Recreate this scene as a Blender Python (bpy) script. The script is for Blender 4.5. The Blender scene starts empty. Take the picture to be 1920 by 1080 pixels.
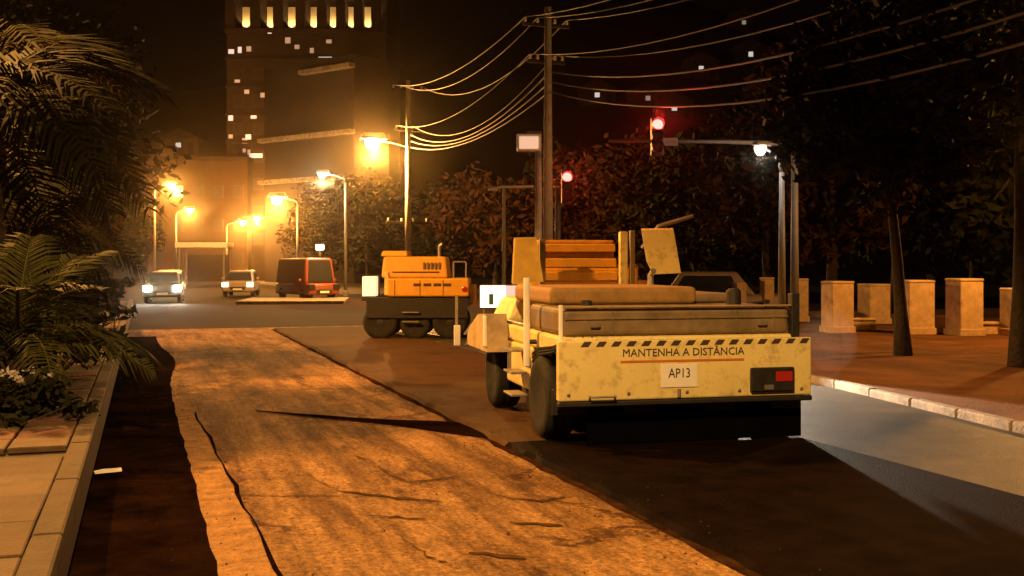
import bpy, bmesh, math, random
from mathutils import Vector, Matrix
R = math.radians
random.seed(7)
scene = bpy.context.scene
col = scene.collection

# ---------------------------------------------------------------- camera, sky, exposure
F, CXP, HY, H = 2000.0, 960.0, 495.0, 1.8          # focal length and horizon in pixels of the 1920 frame, eye height
YAW = math.atan(0.345)                              # the camera looks this far right of the road's direction
FW = Vector((math.sin(YAW), math.cos(YAW), 0)); RT = Vector((math.cos(YAW), -math.sin(YAW), 0))
cam = bpy.data.cameras.new('camera'); camo = bpy.data.objects.new('camera', cam); col.objects.link(camo)
camo.location = (0, 0, H); camo.rotation_euler = (R(90), 0, -YAW)
cam.sensor_width = 36; cam.lens = F / 1920 * 36; cam.shift_y = (HY - 540) / 1920
cam.clip_start = 0.1; cam.clip_end = 2000
scene.camera = camo
world = bpy.data.worlds.new('World'); scene.world = world; world.use_nodes = True
bg = world.node_tree.nodes['Background']
bg.inputs[0].default_value = (1.0, 0.42, 0.28, 1); bg.inputs[1].default_value = 0.0016   # city glow on a night sky
vs = scene.view_settings; vs.view_transform = 'Standard'; vs.look = 'None'; vs.gamma = 1; vs.exposure = -0.2
vs.use_curve_mapping = False
cy = scene.cycles
cy.use_denoising = True; cy.max_bounces = 5; cy.diffuse_bounces = 3; cy.glossy_bounces = 2; cy.volume_bounces = 0
cy.transmission_bounces = 3; cy.transparent_max_bounces = 6; cy.sample_clamp_indirect = 3.0; cy.sample_clamp_direct = 0
SODIUM = (1.0, 0.43, 0.085)

def W(X, z, h=0.0):
    p = RT * X + FW * z
    return Vector((p.x, p.y, h))
def at(px, py, z):
    return W((px - CXP) / F * z, z, H + (HY - py) / F * z)
def gnd(px, py):
    z = F * H / (py - HY); return W((px - CXP) / F * z, z, 0)

# ---------------------------------------------------------------- materials
MATS = {}
def mat(name, colr, rough=0.7, metal=0.0, var=0.25, scale=6.0, bump=0.15, bscale=40.0, col2=None, spec=0.5, dirt=None):
    if name in MATS: return MATS[name]
    m = bpy.data.materials.new(name); m.use_nodes = True
    nt = m.node_tree; n = nt.nodes; l = nt.links; b = n['Principled BSDF']
    b.inputs['Roughness'].default_value = rough; b.inputs['Metallic'].default_value = metal
    b.inputs['Specular IOR Level'].default_value = spec
    tc = n.new('ShaderNodeTexCoord'); nz = n.new('ShaderNodeTexNoise')
    nz.inputs['Scale'].default_value = scale; nz.inputs['Detail'].default_value = 6; nz.inputs['Roughness'].default_value = 0.65
    l.new(tc.outputs['Object'], nz.inputs['Vector'])
    cr = n.new('ShaderNodeValToRGB')
    c2 = col2 or tuple(max(0, c * (1 - var)) for c in colr); c1 = tuple(min(1, c * (1 + var)) for c in colr)
    cr.color_ramp.elements[0].position = 0.33; cr.color_ramp.elements[1].position = 0.67
    cr.color_ramp.elements[0].color = (*c2, 1); cr.color_ramp.elements[1].color = (*c1, 1)
    l.new(nz.outputs['Fac'], cr.inputs['Fac']); out = cr.outputs['Color']
    if dirt:                                             # dirt = (colour, scale, amount): grime with a shape of its own
        n2 = n.new('ShaderNodeTexNoise'); n2.inputs['Scale'].default_value = dirt[1]; n2.inputs['Detail'].default_value = 8
        n2.inputs['Roughness'].default_value = 0.75
        l.new(tc.outputs['Object'], n2.inputs['Vector'])
        r2 = n.new('ShaderNodeValToRGB'); r2.color_ramp.elements[0].position = 0.5; r2.color_ramp.elements[1].position = 0.68
        r2.color_ramp.elements[1].color = (dirt[2],) * 3 + (1,); r2.color_ramp.elements[0].color = (0, 0, 0, 1)
        l.new(n2.outputs['Fac'], r2.inputs['Fac'])
        mx = n.new('ShaderNodeMix'); mx.data_type = 'RGBA'; mx.inputs['B'].default_value = (*dirt[0], 1)
        l.new(r2.outputs['Color'], mx.inputs['Factor']); l.new(out, mx.inputs['A']); out = mx.outputs['Result']
    l.new(out, b.inputs['Base Color'])
    if bump:
        nb = n.new('ShaderNodeTexNoise'); nb.inputs['Scale'].default_value = bscale; nb.inputs['Detail'].default_value = 5
        l.new(tc.outputs['Object'], nb.inputs['Vector'])
        bp = n.new('ShaderNodeBump'); bp.inputs['Strength'].default_value = bump; bp.inputs['Distance'].default_value = 0.05
        l.new(nb.outputs['Fac'], bp.inputs['Height']); l.new(bp.outputs['Normal'], b.inputs['Normal'])
    MATS[name] = m; return m
def emit(name, colr, s):
    if name in MATS: return MATS[name]
    m = bpy.data.materials.new(name); m.use_nodes = True; nt = m.node_tree
    b = nt.nodes['Principled BSDF']; b.inputs['Base Color'].default_value = (*colr, 1)
    b.inputs['Emission Color'].default_value = (*colr, 1); b.inputs['Emission Strength'].default_value = s
    MATS[name] = m; return m

M_yellow = mat('machine_yellow', (0.72, 0.60, 0.25), 0.5, 0, 0.1, 3, 0.04, 60, dirt=((0.17, 0.11, 0.055), 6.0, 0.6))
M_yellow2 = mat('machine_yellow_deep', (0.66, 0.34, 0.03), 0.45, 0, 0.1, 3, 0.04, 60, dirt=((0.3, 0.18, 0.06), 4.0, 0.4))
M_brown = mat('grimy_hood_paint', (0.17, 0.12, 0.065), 0.6, 0, 0.35, 3, 0.05, 50)
M_black = mat('black_paint', (0.018, 0.016, 0.015), 0.5, 0, 0.3, 8, 0.05)
M_rubber = mat('tyre_rubber', (0.014, 0.013, 0.012), 0.85, 0, 0.4, 12, 0.2, 60, dirt=((0.05, 0.045, 0.035), 8, 0.4), spec=0.3)
M_steel = mat('worn_steel', (0.34, 0.31, 0.28), 0.45, 0.7, 0.2, 10, 0.06)
M_white = mat('white_paint', (0.78, 0.74, 0.68), 0.5, 0, 0.08, 5, 0.03)
M_concrete = mat('pole_concrete', (0.5, 0.45, 0.4), 0.9, 0, 0.2, 5, 0.15, 30)
M_grey = mat('lamp_grey_paint', (0.17, 0.155, 0.14), 0.6, 0.1, 0.12, 5, 0.03)
M_cable = mat('cable_sheath', (0.2, 0.18, 0.165), 0.6, 0, 0.1, 5, 0)
M_letter = mat('dark_lettering', (0.05, 0.03, 0.02), 0.6, 0, 0.3, 20, 0)
M_seat = mat('black_vinyl', (0.03, 0.028, 0.026), 0.6, 0, 0.3, 10, 0.1)
M_glass = mat('dark_glass', (0.02, 0.022, 0.025), 0.08, 0, 0.1, 3, 0)
M_redlens = mat('red_lens', (0.35, 0.02, 0.015), 0.25, 0, 0.1, 3, 0)
M_bark = mat('bark', (0.03, 0.02, 0.013), 0.95, 0, 0.4, 9, 0.5, 20)
M_leaf = mat('dark_leaf', (0.017, 0.017, 0.007), 0.8, 0, 0.45, 1.2, 0, spec=0.08)
M_leaf2 = mat('lamplit_leaf', (0.034, 0.015, 0.006), 0.8, 0, 0.45, 1.2, 0, spec=0.08)  # warm lamplight on foliage is put into this leaf colour
M_palm = mat('palm_leaf', (0.008, 0.0078, 0.003), 0.8, 0, 0.5, 1.5, 0, spec=0.06)
M_palm_g = mat('lit_palm_leaf', (0.036, 0.036, 0.009), 0.7, 0, 0.5, 1.5, 0, spec=0.1)  # brighter copy of the palm leaf, lamplight painted into its colour
M_palm2 = mat('dry_palm_leaf', (0.012, 0.0065, 0.003), 0.8, 0, 0.4, 2.0, 0, spec=0.06)
M_soil = mat('soil', (0.05, 0.035, 0.022), 0.95, 0, 0.4, 5, 0.5, 15)
M_pillar = mat('pillar_plaster', (0.62, 0.42, 0.2), 0.85, 0, 0.22, 3, 0.12, 25, dirt=((0.28, 0.15, 0.07), 2.5, 0.7))
M_slab_red = mat('red_paving', (0.085, 0.027, 0.013), 0.85, 0, 0.3, 6, 0.2, 40)
M_slab_pale = mat('pale_paving', (0.075, 0.042, 0.02), 0.85, 0, 0.3, 6, 0.2, 40)
M_slab = mat('brown_paving', (0.05, 0.024, 0.009), 0.85, 0, 0.3, 4, 0.2, 40)
M_coping = mat('coping_concrete', (0.055, 0.033, 0.015), 0.9, 0, 0.3, 5, 0.25, 30)
M_wall = mat('wall_concrete', (0.1, 0.08, 0.06), 0.9, 0, 0.3, 3, 0.25, 20)
M_kerb = mat('whitewashed_kerb', (0.2, 0.16, 0.12), 0.85, 0, 0.5, 3, 0.4, 30)
M_build = mat('building_render', (0.045, 0.025, 0.012), 0.9, 0, 0.25, 0.5, 0.05)
M_build2 = mat('building_dark', (0.085, 0.055, 0.03), 0.9, 0, 0.25, 0.5, 0.05)
M_roof = mat('roof_tile', (0.1, 0.05, 0.03), 0.9, 0, 0.3, 2, 0.1)
M_warm = emit('warm_window', (1.0, 0.72, 0.32), 2.6)
M_cool = emit('cool_window', (0.95, 0.88, 0.8), .75); M_cool2 = emit('faint_window', (0.9, 0.7, 0.55), .3)
M_dim = mat('unlit_pane', (0.05, 0.033, 0.02), 0.4, 0, 0.2, 3, 0)
M_lens = emit('sodium_lens', (1.0, 0.66, 0.22), 60)
M_lensw = emit('white_lens', (1.0, 0.86, 0.66), 14)
M_red = emit('red_signal_light', (1.0, 0.06, 0.05), 14)
M_head = emit('headlight_beam_lens', (1.0, 0.93, 0.8), 60)

# ---------------------------------------------------------------- mesh helpers
class MB:
    def __init__(s): s.bm = bmesh.new()
    def box(s, x0, x1, y0, y1, z0, z1, bev=0.0, top=None, seg=2):
        """top = (sx, sy, dx, dy): the upper face is scaled and shifted"""
        r = bmesh.ops.create_cube(s.bm, size=1.0); vs_ = r['verts']
        cx, cy_ = (x0 + x1) / 2, (y0 + y1) / 2
        for v in vs_:
            up = v.co.z > 0
            fx, fy, dx, dy = (top if (top and up) else (1, 1, 0, 0))
            v.co = Vector((cx + v.co.x * (x1 - x0) * fx + dx, cy_ + v.co.y * (y1 - y0) * fy + dy, z1 if up else z0))
        if bev:
            es = list({e for v in vs_ for e in v.link_edges})
            bmesh.ops.bevel(s.bm, geom=es, offset=bev, segments=seg, affect='EDGES', profile=0.5)
        return s
    def tube(s, pts, rad, n=8, cap=True):
        pts = [Vector(p) for p in pts]; k = len(pts)
        rs = rad if isinstance(rad, (list, tuple)) else [rad] * k
        rings = []; ref = None
        for i, p in enumerate(pts):
            d = (pts[min(i + 1, k - 1)] - pts[max(i - 1, 0)]).normalized()
            if ref is None: ref = Vector((0, 0, 1)) if abs(d.z) < 0.9 else Vector((1, 0, 0))
            a = d.cross(ref).normalized(); b = d.cross(a).normalized(); ref = a.cross(d)
            rings.append([s.bm.verts.new(p + (a * math.cos(t) + b * math.sin(t)) * rs[i]) for t in [2 * math.pi * j / n for j in range(n)]])
        for i in range(k - 1):
            for j in range(n):
                s.bm.faces.new((rings[i][j], rings[i][(j + 1) % n], rings[i + 1][(j + 1) % n], rings[i + 1][j]))
        if cap:
            s.bm.faces.new(rings[0]); s.bm.faces.new(rings[-1][::-1])
        return s
    def lathe(s, prof, n=24, axis='X', c=(0, 0, 0)):
        """prof: (along axis, radius) pairs, closed ends where the radius is 0"""
        c = Vector(c); rings = []
        for a, r in prof:
            ring = []
            for j in range(n):
                t = 2 * math.pi * j / n; u, w = r * math.cos(t), r * math.sin(t)
                v = {'X': (a, u, w), 'Y': (u, a, w), 'Z': (u, w, a)}[axis]
                ring.append(s.bm.verts.new(c + Vector(v)))
            rings.append(ring)
        for i in range(len(rings) - 1):
            for j in range(n):
                s.bm.faces.new((rings[i][j], rings[i][(j + 1) % n], rings[i + 1][(j + 1) % n], rings[i + 1][j]))
        s.bm.faces.new(rings[0]); s.bm.faces.new(rings[-1])
        return s
    def poly(s, pts, d):
        """a flat polygon thickened by the vector d"""
        d = Vector(d); a = [s.bm.verts.new(Vector(p)) for p in pts]; b = [s.bm.verts.new(Vector(p) + d) for p in pts]
        n = len(a); s.bm.faces.new(a[::-1]); s.bm.faces.new(b)
        for i in range(n): s.bm.faces.new((a[i], a[(i + 1) % n], b[(i + 1) % n], b[i]))
        return s
    def mesh(s, name, m, smooth=False):
        bmesh.ops.recalc_face_normals(s.bm, faces=s.bm.faces[:])
        me = bpy.data.meshes.new(name); s.bm.to_mesh(me); s.bm.free()
        if smooth:
            for p in me.polygons: p.use_smooth = True
        me.materials.append(m); return me
    def build(s, name, m, parent=None, loc=(0, 0, 0), rot=(0, 0, 0), smooth=False):
        return place(name, s.mesh(name, m, smooth), parent, loc, rot)
def place(name, me, parent=None, loc=(0, 0, 0), rot=(0, 0, 0)):
    o = bpy.data.objects.new(name, me); col.objects.link(o); o.parent = parent
    o.location = loc; o.rotation_euler = rot; return o
def raw(name, verts, faces, m, parent=None):
    me = bpy.data.meshes.new(name); me.from_pydata(verts, [], faces); me.materials.append(m); me.update()
    return place(name, me, parent)
def tag(o, label, cat, group=None):
    o['label'] = label; o['category'] = cat
    if group: o['group'] = group
    return o
def thing(name, label, cat, loc=(0, 0, 0), rz=0.0, group=None):
    return tag(place(name, None, None, loc, (0, 0, rz)), label, cat, group)
def struct(o, kind='structure'): o['kind'] = kind; return o
def text(name, s, size, m, parent, loc, rot, bold=0.0, sx=1.0):
    cu = bpy.data.curves.new(name, 'FONT'); cu.body = s; cu.size = size; cu.extrude = 0.002; cu.offset = bold
    cu.align_x = 'CENTER'; cu.align_y = 'CENTER'; cu.resolution_u = 2
    t = bpy.data.objects.new(name + '_curve', cu); col.objects.link(t)
    dg = bpy.context.evaluated_depsgraph_get()
    me = bpy.data.meshes.new_from_object(t.evaluated_get(dg)); bpy.data.objects.remove(t); bpy.data.curves.remove(cu)
    me.materials.clear(); me.materials.append(m)
    o = place(name, me, parent, loc, rot); o.scale = (sx, 1, 1); return o
def light(kind, name, parent, loc, power, colr, rad=0.12, rot=None, spot=None):
    li = bpy.data.lights.new(name, kind); li.energy = power; li.color = colr; li.shadow_soft_size = rad
    if spot: li.spot_size = R(spot); li.spot_blend = 0.2
    o = bpy.data.objects.new(name, li); col.objects.link(o); o.parent = parent; o.location = loc
    if rot: o.rotation_euler = rot
    return o
def copy_tree(o, parent=None):
    c = o.copy(); col.objects.link(c); c.parent = parent
    for ch in list(o.children): copy_tree(ch, c)
    return c

# ---------------------------------------------------------------- ground, road, pavements
def sheet(name, poly_, z, m, sub=0):
    return struct(raw(name, [(x, y, z) for x, y in poly_], [tuple(range(len(poly_)))], m))
M_ground = mat('ground_earth', (0.07, 0.05, 0.03), 0.95, 0, 0.3, 0.4, 0.3, 6)
sheet('ground', [(-340, -110), (340, -110), (340, 480), (-340, 480)], -0.02, M_ground)

def road_material():
    m = mat('milled_asphalt', (0.27, 0.152, 0.058), 0.82, 0, 0.15, 0.8, 0, 30, spec=0.10)
    nt = m.node_tree; n = nt.nodes; l = nt.links; b = n['Principled BSDF']
    tc = n.new('ShaderNodeTexCoord')
    def nz(scale, det, rough, stretch=None):
        q = n.new('ShaderNodeTexNoise'); q.inputs['Scale'].default_value = scale; q.inputs['Detail'].default_value = det
        q.inputs['Roughness'].default_value = rough
        if stretch:
            mp = n.new('ShaderNodeMapping'); mp.inputs['Scale'].default_value = stretch
            l.new(tc.outputs['Object'], mp.inputs['Vector']); l.new(mp.outputs['Vector'], q.inputs['Vector'])
        else: l.new(tc.outputs['Object'], q.inputs['Vector'])
        return q
    def ramp(src, p0, p1, c0, c1):
        r = n.new('ShaderNodeValToRGB'); e = r.color_ramp.elements
        e[0].position, e[1].position = p0, p1; e[0].color = (*c0, 1); e[1].color = (*c1, 1)
        l.new(src, r.inputs['Fac']); return r.outputs['Color']
    def mul(a, b_):
        x = n.new('ShaderNodeMix'); x.data_type = 'RGBA'; x.blend_type = 'MULTIPLY'; x.inputs['Factor'].default_value = 1
        l.new(a, x.inputs['A']); l.new(b_, x.inputs['B']); return x.outputs['Result']
    base = b.inputs['Base Color'].links[0].from_socket
    grain = mul(ramp(nz(26, 5, 0.8).outputs['Fac'], 0.32, 0.68, (0.34, 0.31, 0.28), (1.6, 1.6, 1.6)), ramp(nz(5, 6, 0.75, (1.6, .7, 1)).outputs['Fac'], 0.35, 0.65, (0.7, 0.68, 0.66), (1.25, 1.25, 1.25)))
    streak = mul(ramp(nz(1.0, 6, 0.65, (3.2, 0.30, 1)).outputs['Fac'], 0.36, 0.6, (0.42, 0.35, 0.29), (1.2, 1.2, 1.2)), ramp(nz(1.0, 5, 0.7, (14, 0.5, 1)).outputs['Fac'], 0.35, 0.62, (0.88, 0.87, 0.85), (1.06, 1.06, 1.06)))
    # worn tar patches and open cracks, darker and with their own outlines
    patch = ramp(nz(0.8, 9, 0.78, (1.4, 0.5, 1)).outputs['Fac'], 0.37, 0.44, (0.45, 0.36, 0.3), (1, 1, 1))
    cr = n.new('ShaderNodeTexVoronoi'); cr.feature = 'DISTANCE_TO_EDGE'; cr.inputs['Scale'].default_value = 0.55
    wob = nz(1.8, 5, 0.7); add = n.new('ShaderNodeVectorMath'); add.operation = 'MULTIPLY_ADD'
    add.inputs[1].default_value = (0.9, 0.9, 0.9); l.new(wob.outputs['Color'], add.inputs[0]); l.new(tc.outputs['Object'], add.inputs[2])
    l.new(add.outputs['Vector'], cr.inputs['Vector'])
    crack = ramp(cr.outputs['Distance'], 0.008, 0.035, (0.35, 0.28, 0.22), (1, 1, 1))
    gate = ramp(nz(0.35, 2, 0.5).outputs['Fac'], 0.45, 0.55, (0, 0, 0), (1, 1, 1))
    sc = n.new('ShaderNodeMix'); sc.data_type = 'RGBA'; l.new(gate, sc.inputs['Factor']); sc.inputs['A'].default_value = (1, 1, 1, 1); l.new(crack, sc.inputs['B'])
    l.new(mul(mul(mul(mul(base, grain), streak), patch), sc.outputs['Result']), b.inputs['Base Color'])
    h1 = nz(30, 5, 0.75); h2 = nz(2.2, 5, 0.6, (2.5, 0.6, 1))
    ad = n.new('ShaderNodeMath'); ad.operation = 'MULTIPLY_ADD'; ad.inputs[1].default_value = 2.2
    l.new(h2.outputs['Fac'], ad.inputs[0]); l.new(h1.outputs['Fac'], ad.inputs[2])
    bp = n.new('ShaderNodeBump'); bp.inputs['Strength'].default_value = 0.75; bp.inputs['Distance'].default_value = 0.035
    l.new(ad.outputs[0], bp.inputs['Height']); l.new(bp.outputs['Normal'], b.inputs['Normal'])
    return m
M_road = road_material()
M_new = mat('fresh_asphalt', (0.006, 0.0026, 0.0015), 0.75, 0, 0.6, 3.0, 0.5, 55, spec=0.03)
M_outer = mat('worn_asphalt', (0.045, 0.036, 0.026), 0.52, 0, 0.4, 2.0, 0.3, 60, spec=0.4, dirt=((0.02, 0.015, 0.01), 1.5, 0.7))
M_seam_shade = mat('seam_and_shade', (0.009, 0.004, 0.002), 0.95, 0, 0.7, 2.0, 0.5, 40, spec=0.0)  # dark seam bitumen, also used for the shade painted on the road
M_crack = mat('open_crack', (0.07, 0.036, 0.015), 0.95, 0, 0.5, 6.0, 0.3, 40, spec=0.0)
M_edge = mat('dusty_edge', (0.27, 0.145, 0.054), 0.9, 0, 0.4, 7.0, 0.8, 26, spec=0.1)
M_mid = mat('resurfaced_asphalt', (0.066, 0.034, 0.015), 0.85, 0, 0.35, 1.2, 0.5, 40, spec=0.1, dirt=((0.03, 0.016, 0.008), 1.2, 0.7))
M_far = mat('old_asphalt', (0.022, 0.011, 0.005), 0.9, 0, 0.35, 0.5, 0.3, 20, spec=0.05)
M_plaza = mat('terracotta_paving', (0.14, 0.058, 0.014), 0.9, 0, 0.35, 0.9, 0.3, 25, dirt=((0.07, 0.032, 0.014), 0.8, 0.8), spec=0.15)

def jag(x, y0, y1, step, amp, sd):
    r = random.Random(sd); out = []; y = y0
    while y < y1: out.append((x + r.uniform(-amp, amp), y)); y += step * r.uniform(0.6, 1.4)
    out.append((x, y1)); return out
JX = 3.43                                                         # the joint between the milled lane and the fresh one
sheet('road', [(-0.5, -40), (12, -40), (12, 31), (-0.5, 31)], -0.008, M_road)
sheet('far_road', [(-30, 31), (40, 31), (40, 64), (10.5, 64), (9.5, 150), (-6, 150), (-2, 64), (-30, 64)], -0.006, M_far)
# fresh mat on the right-hand lane: a layer with a real lip along the joint
def lane(name, y0, y1, m, sd, x1=9.9):
    lip = jag(JX, y0, y1, 0.35, 0.025, sd); nb = len(lip)
    vv = [(x, y, 0.035) for x, y in lip] + [(x - 0.05, y, -0.006) for x, y in lip] + [(x1, y, 0.035) for x, y in lip]
    ff = []
    for i in range(nb - 1):
        ff += [(i, i + 1, nb + i + 1, nb + i), (i, 2 * nb + i, 2 * nb + i + 1, i + 1)]
    struct(raw(name, vv, ff, m))
lane('fresh_road_lane', -6, 10.0, M_new, 3, 6.32)
sheet('outer_road_lane', [(6.32, -6), (9.9, -6), (9.9, 10), (6.32, 10)], 0.030, M_outer)
lane('resurfaced_road_lane', 10.0, 30, M_mid, 4, 6.32)
sheet('outer_far_lane', [(6.32, 10), (9.9, 10), (9.9, 30), (6.32, 30)], 0.030, M_outer)
# dark strip at left, painting the planting's shade along the kerb wall, ragged edge
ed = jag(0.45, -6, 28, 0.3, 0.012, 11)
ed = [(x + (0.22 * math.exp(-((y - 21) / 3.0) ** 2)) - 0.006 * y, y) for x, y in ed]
struct(raw('gutter_shade', [(x, y, -0.002) for x, y in ed] + [(-0.42, y, -0.002) for x, y in ed],
    [(len(ed) + i, i, i + 1, len(ed) + i + 1) for i in range(len(ed) - 1)], M_seam_shade))
# pale dusty edge of the milled lane between the strip and the seam
e2 = [(x, y) for x, y in ed if 2 < y < 15]
struct(raw('dusty_road_edge', [(x, y, -0.005) for x, y in e2] + [(0.80 - 0.022 * (y - 4) - .01, y, -0.005) for x, y in e2],
    [(i, len(e2) + i, len(e2) + i + 1, i + 1) for i in range(len(e2) - 1)], M_edge))
# narrow open seam beside it
sm = jag(0.80, 3, 13.5, 0.4, 0.018, 5)
struct(raw('road_seam', [(x - 0.010 * (1 + 0.6 * math.sin(y * 3)) - 0.022 * (y - 4), y, 0.0) for x, y in sm] +
    [(x + 0.014 * (1 + 0.6 * math.sin(y * 2.3)) - 0.022 * (y - 4), y, 0.0) for x, y in sm],
    [(i, len(sm) + i, len(sm) + i + 1, i + 1) for i in range(len(sm) - 1)], M_seam_shade))
jn = jag(JX - 0.13, -6, 30, 0.3, 0.025, 21)
struct(raw('joint_strip', [(x, y, -0.003) for x, y in jn] + [(JX - 0.03, y, -0.003) for x, y in jn],
    [(i, len(jn) + i, len(jn) + i + 1, i + 1) for i in range(len(jn) - 1)], mat('joint_bitumen', (0.03, 0.014, 0.006), .95, 0, .6, 5, .4, 40, spec=0)))
road_o = bpy.data.objects['road']
rc = random.Random(31)
for line, wd_ in [([(622, 918), (700, 928), (830, 941)], .035), ([(640, 846), (690, 862), (745, 897), (775, 905)], .03), ([(690, 968), (800, 972)], .025), ([(960, 980), (1055, 985)], .04),
        ([(770, 905), (860, 893)], .02), ([(880, 1035), (985, 1046)], .05), ([(560, 870), (600, 905), (640, 918)], .02), ([(740, 1000), (800, 1040), (850, 1060)], .02), ([(930, 930), (1010, 940), (1060, 930)], .03)]:
    P = [gnd(*q) for q in line]; pts = []
    for a_, b2 in zip(P, P[1:]):
        for k in range(6): pts.append(a_.lerp(b2, k / 6) + Vector((rc.uniform(-.02, .02), rc.uniform(-.03, .03), 0)))
    pts.append(P[-1]); n_ = len(pts); L_, R_ = [], []
    for k, p in enumerate(pts):
        w_ = wd_ * math.sin(math.pi * (k + .3) / (n_ - .4)) ** .6 * rc.uniform(.6, 1.3)
        L_.append((p.x, p.y - w_, 0.0015)); R_.append((p.x, p.y + w_, 0.0015))
    raw('crack', L_ + R_, [(k, k + 1, n_ + k + 1, n_ + k) for k in range(n_ - 1)], M_crack, road_o)
# long shadow painted as a dark wedge across the milled lane beside the roller
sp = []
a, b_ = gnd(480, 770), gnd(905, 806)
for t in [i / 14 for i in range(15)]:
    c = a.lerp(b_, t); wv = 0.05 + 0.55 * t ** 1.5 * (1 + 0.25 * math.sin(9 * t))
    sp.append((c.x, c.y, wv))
struct(raw('road_shadow', [(x, y - w_, 0.001) for x, y, w_ in sp] + [(x, y + w_ * 0.8, 0.001) for x, y, w_ in sp],
    [(i, i + 1, 15 + i + 1, 15 + i) for i in range(14)], M_seam_shade))

# right pavement (park plaza) and its kerb stones
kp = [(7.6, -8), (8.0, 2), W(5.31, 11.07).xy[:], W(4.95, 13.2).xy[:], W(4.59, 15.3).xy[:], (9.55, 19), (9.62, 29), (11.2, 31.2), (15, 32), (40, 32.3)]
kp = [Vector((p[0], p[1], 0)) for p in kp]
def resample(ps, d):
    out = [ps[0]]; acc = 0
    for a_, b2 in zip(ps, ps[1:]):
        L = (b2 - a_).length; t = d - acc
        while t <= L: out.append(a_.lerp(b2, t / L)); t += d
        acc = (acc + L) % d
    return out
kps = resample(kp, 1.0)
struct(raw('pavement', [(p.x + 0.14, p.y, 0.13) for p in kp] + [(60, p.y, 0.13) for p in kp],
    [(i, len(kp) + i, len(kp) + i + 1, i + 1) for i in range(len(kp) - 1)], M_plaza))
kerb = struct(place('kerb', None))
rk = random.Random(4)
for i, (p, q) in enumerate(zip(kps, kps[1:])):
    if p.y < 3 or p.x > 20: continue
    d = q - p; L = d.length - 0.012
    MB().box(0, L, -0.15, 0, -0.02, 0.135 + rk.uniform(-0.008, 0.008), 0.02, seg=1).build('kerb_stone', M_kerb, kerb, p, (0, 0, math.atan2(d.y, d.x) + rk.uniform(-.012, .012)))

# far traffic island and its white-painted kerb
isl = W(-10.0, 48)
raw_i = MB().box(-2.4, 2.4, 0, 5, -0.02, 0.14, 0.03).build('traffic_island', M_kerb, None, isl, (0, 0, -YAW + R(6)))
struct(raw_i)

# left raised pavement behind a low wall
wall = thing('kerb_wall', 'low concrete wall with pale coping holding up the brown footway', 'wall', (-0.42, 0, 0))
for i in range(34):
    y0 = -6 + i * 1.5
    MB().box(-0.12, 0, y0, y0 + 1.49, -0.02, 0.34).build('wall_panel', M_wall, wall)
    MB().box(-0.13, 0.02, y0 + .006, y0 + 1.484, 0.34, 0.405, 0.012, seg=1).build('coping_stone', M_coping, wall)
foot = struct(raw('footway', [(-30, -8, 0.345), (-0.545, -8, 0.345), (-0.545, 45, 0.345), (-30, 45, 0.345)], [(0, 1, 2, 3)], M_soil))
rs = random.Random(9)
slab_me = {}
def slab(sx, sy, m):
    k = (sx, sy, m.name)
    if k not in slab_me: slab_me[k] = MB().box(-sx / 2, sx / 2, -sy / 2, sy / 2, 0, 0.05, 0.008, seg=1).mesh('slab', m)
    return slab_me[k]
for r in range(9):                                                 # big slabs near the camera
    y = 2.4 + r * 0.72
    for c in range(4):
        x = -0.555 - 0.36 - c * 0.72
        place('paving_slab', slab(0.711, 0.711, M_slab if rs.random() < .7 else M_slab_pale), foot, (x, y, 0.345 + rs.uniform(-.006, .006)), (rs.uniform(-.006, .006), rs.uniform(-.006, .006), rs.uniform(-.01, .01)))
for r in range(44):                                                # banded paving further on, between bed and wall
    y = 9.15 + r * 0.5
    m = M_slab_red if r % 2 else M_slab_pale
    for c in range(2):
        place('paving_slab', slab(0.42, 0.48, m), foot, (-0.775 - c * 0.44, y, 0.345 + rs.uniform(-.005, .01)), (0, 0, rs.uniform(-.015, .015)))
tag(MB().box(-.28, .28, -.22, .22, 0, 0.03, 0.006, seg=1).build('drain_cover', mat('cast_iron', (0.05, 0.055, 0.045), 0.6, 0.5, 0.3, 20, 0.4, 60), None, (-2.05, 4.25, 0.402)),
    'dark iron drain cover set in the brown footway slabs', 'drain cover')
tag(MB().poly([(-.12, -.05, 0), (.1, -.07, 0), (.13, .05, 0), (-.02, .08, 0), (-.11, .03, 0)], (0, 0, 0.012)).build('paper_scrap', M_white, None, gnd(202, 884) + Vector((0.0, 0, 0.0)), (0, 0, 0.3)),
    'small pale scrap of paper lying on the dark painted gutter shade', 'litter')

# loose chippings along the joint, the seam and the gutter
gv, gf = [], []; rg = random.Random(17)
for k in range(520):
    m_ = rg.random()
    if m_ < .5: x, y = JX - .1 + rg.gauss(0, .22), rg.uniform(3.5, 20)
    elif m_ < .8: x, y = .5 + rg.gauss(0, .25), rg.uniform(3.5, 20)
    else: x, y = rg.uniform(.5, 3.4), rg.uniform(4, 16)
    z0 = .036 if x > JX - .01 else -.006
    if x < -.38: continue
    r_ = rg.uniform(.004, .012); n0_ = len(gv); a0 = rg.uniform(0, 6.28)
    for j in range(4): gv.append((x + r_ * math.cos(a0 + j * 1.571) * rg.uniform(.7, 1.3), y + r_ * math.sin(a0 + j * 1.571) * rg.uniform(.7, 1.3), z0))
    gv.append((x, y, z0 + r_ * rg.uniform(.7, 1.2))); gf += [(n0_ + j, n0_ + (j + 1) % 4, n0_ + 4) for j in range(4)]
struct(raw('loose_chippings', gv, gf, mat('chippings', (.04, .022, .011), .9, 0, .6, 30, 0, spec=.1)), 'stuff')
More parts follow.
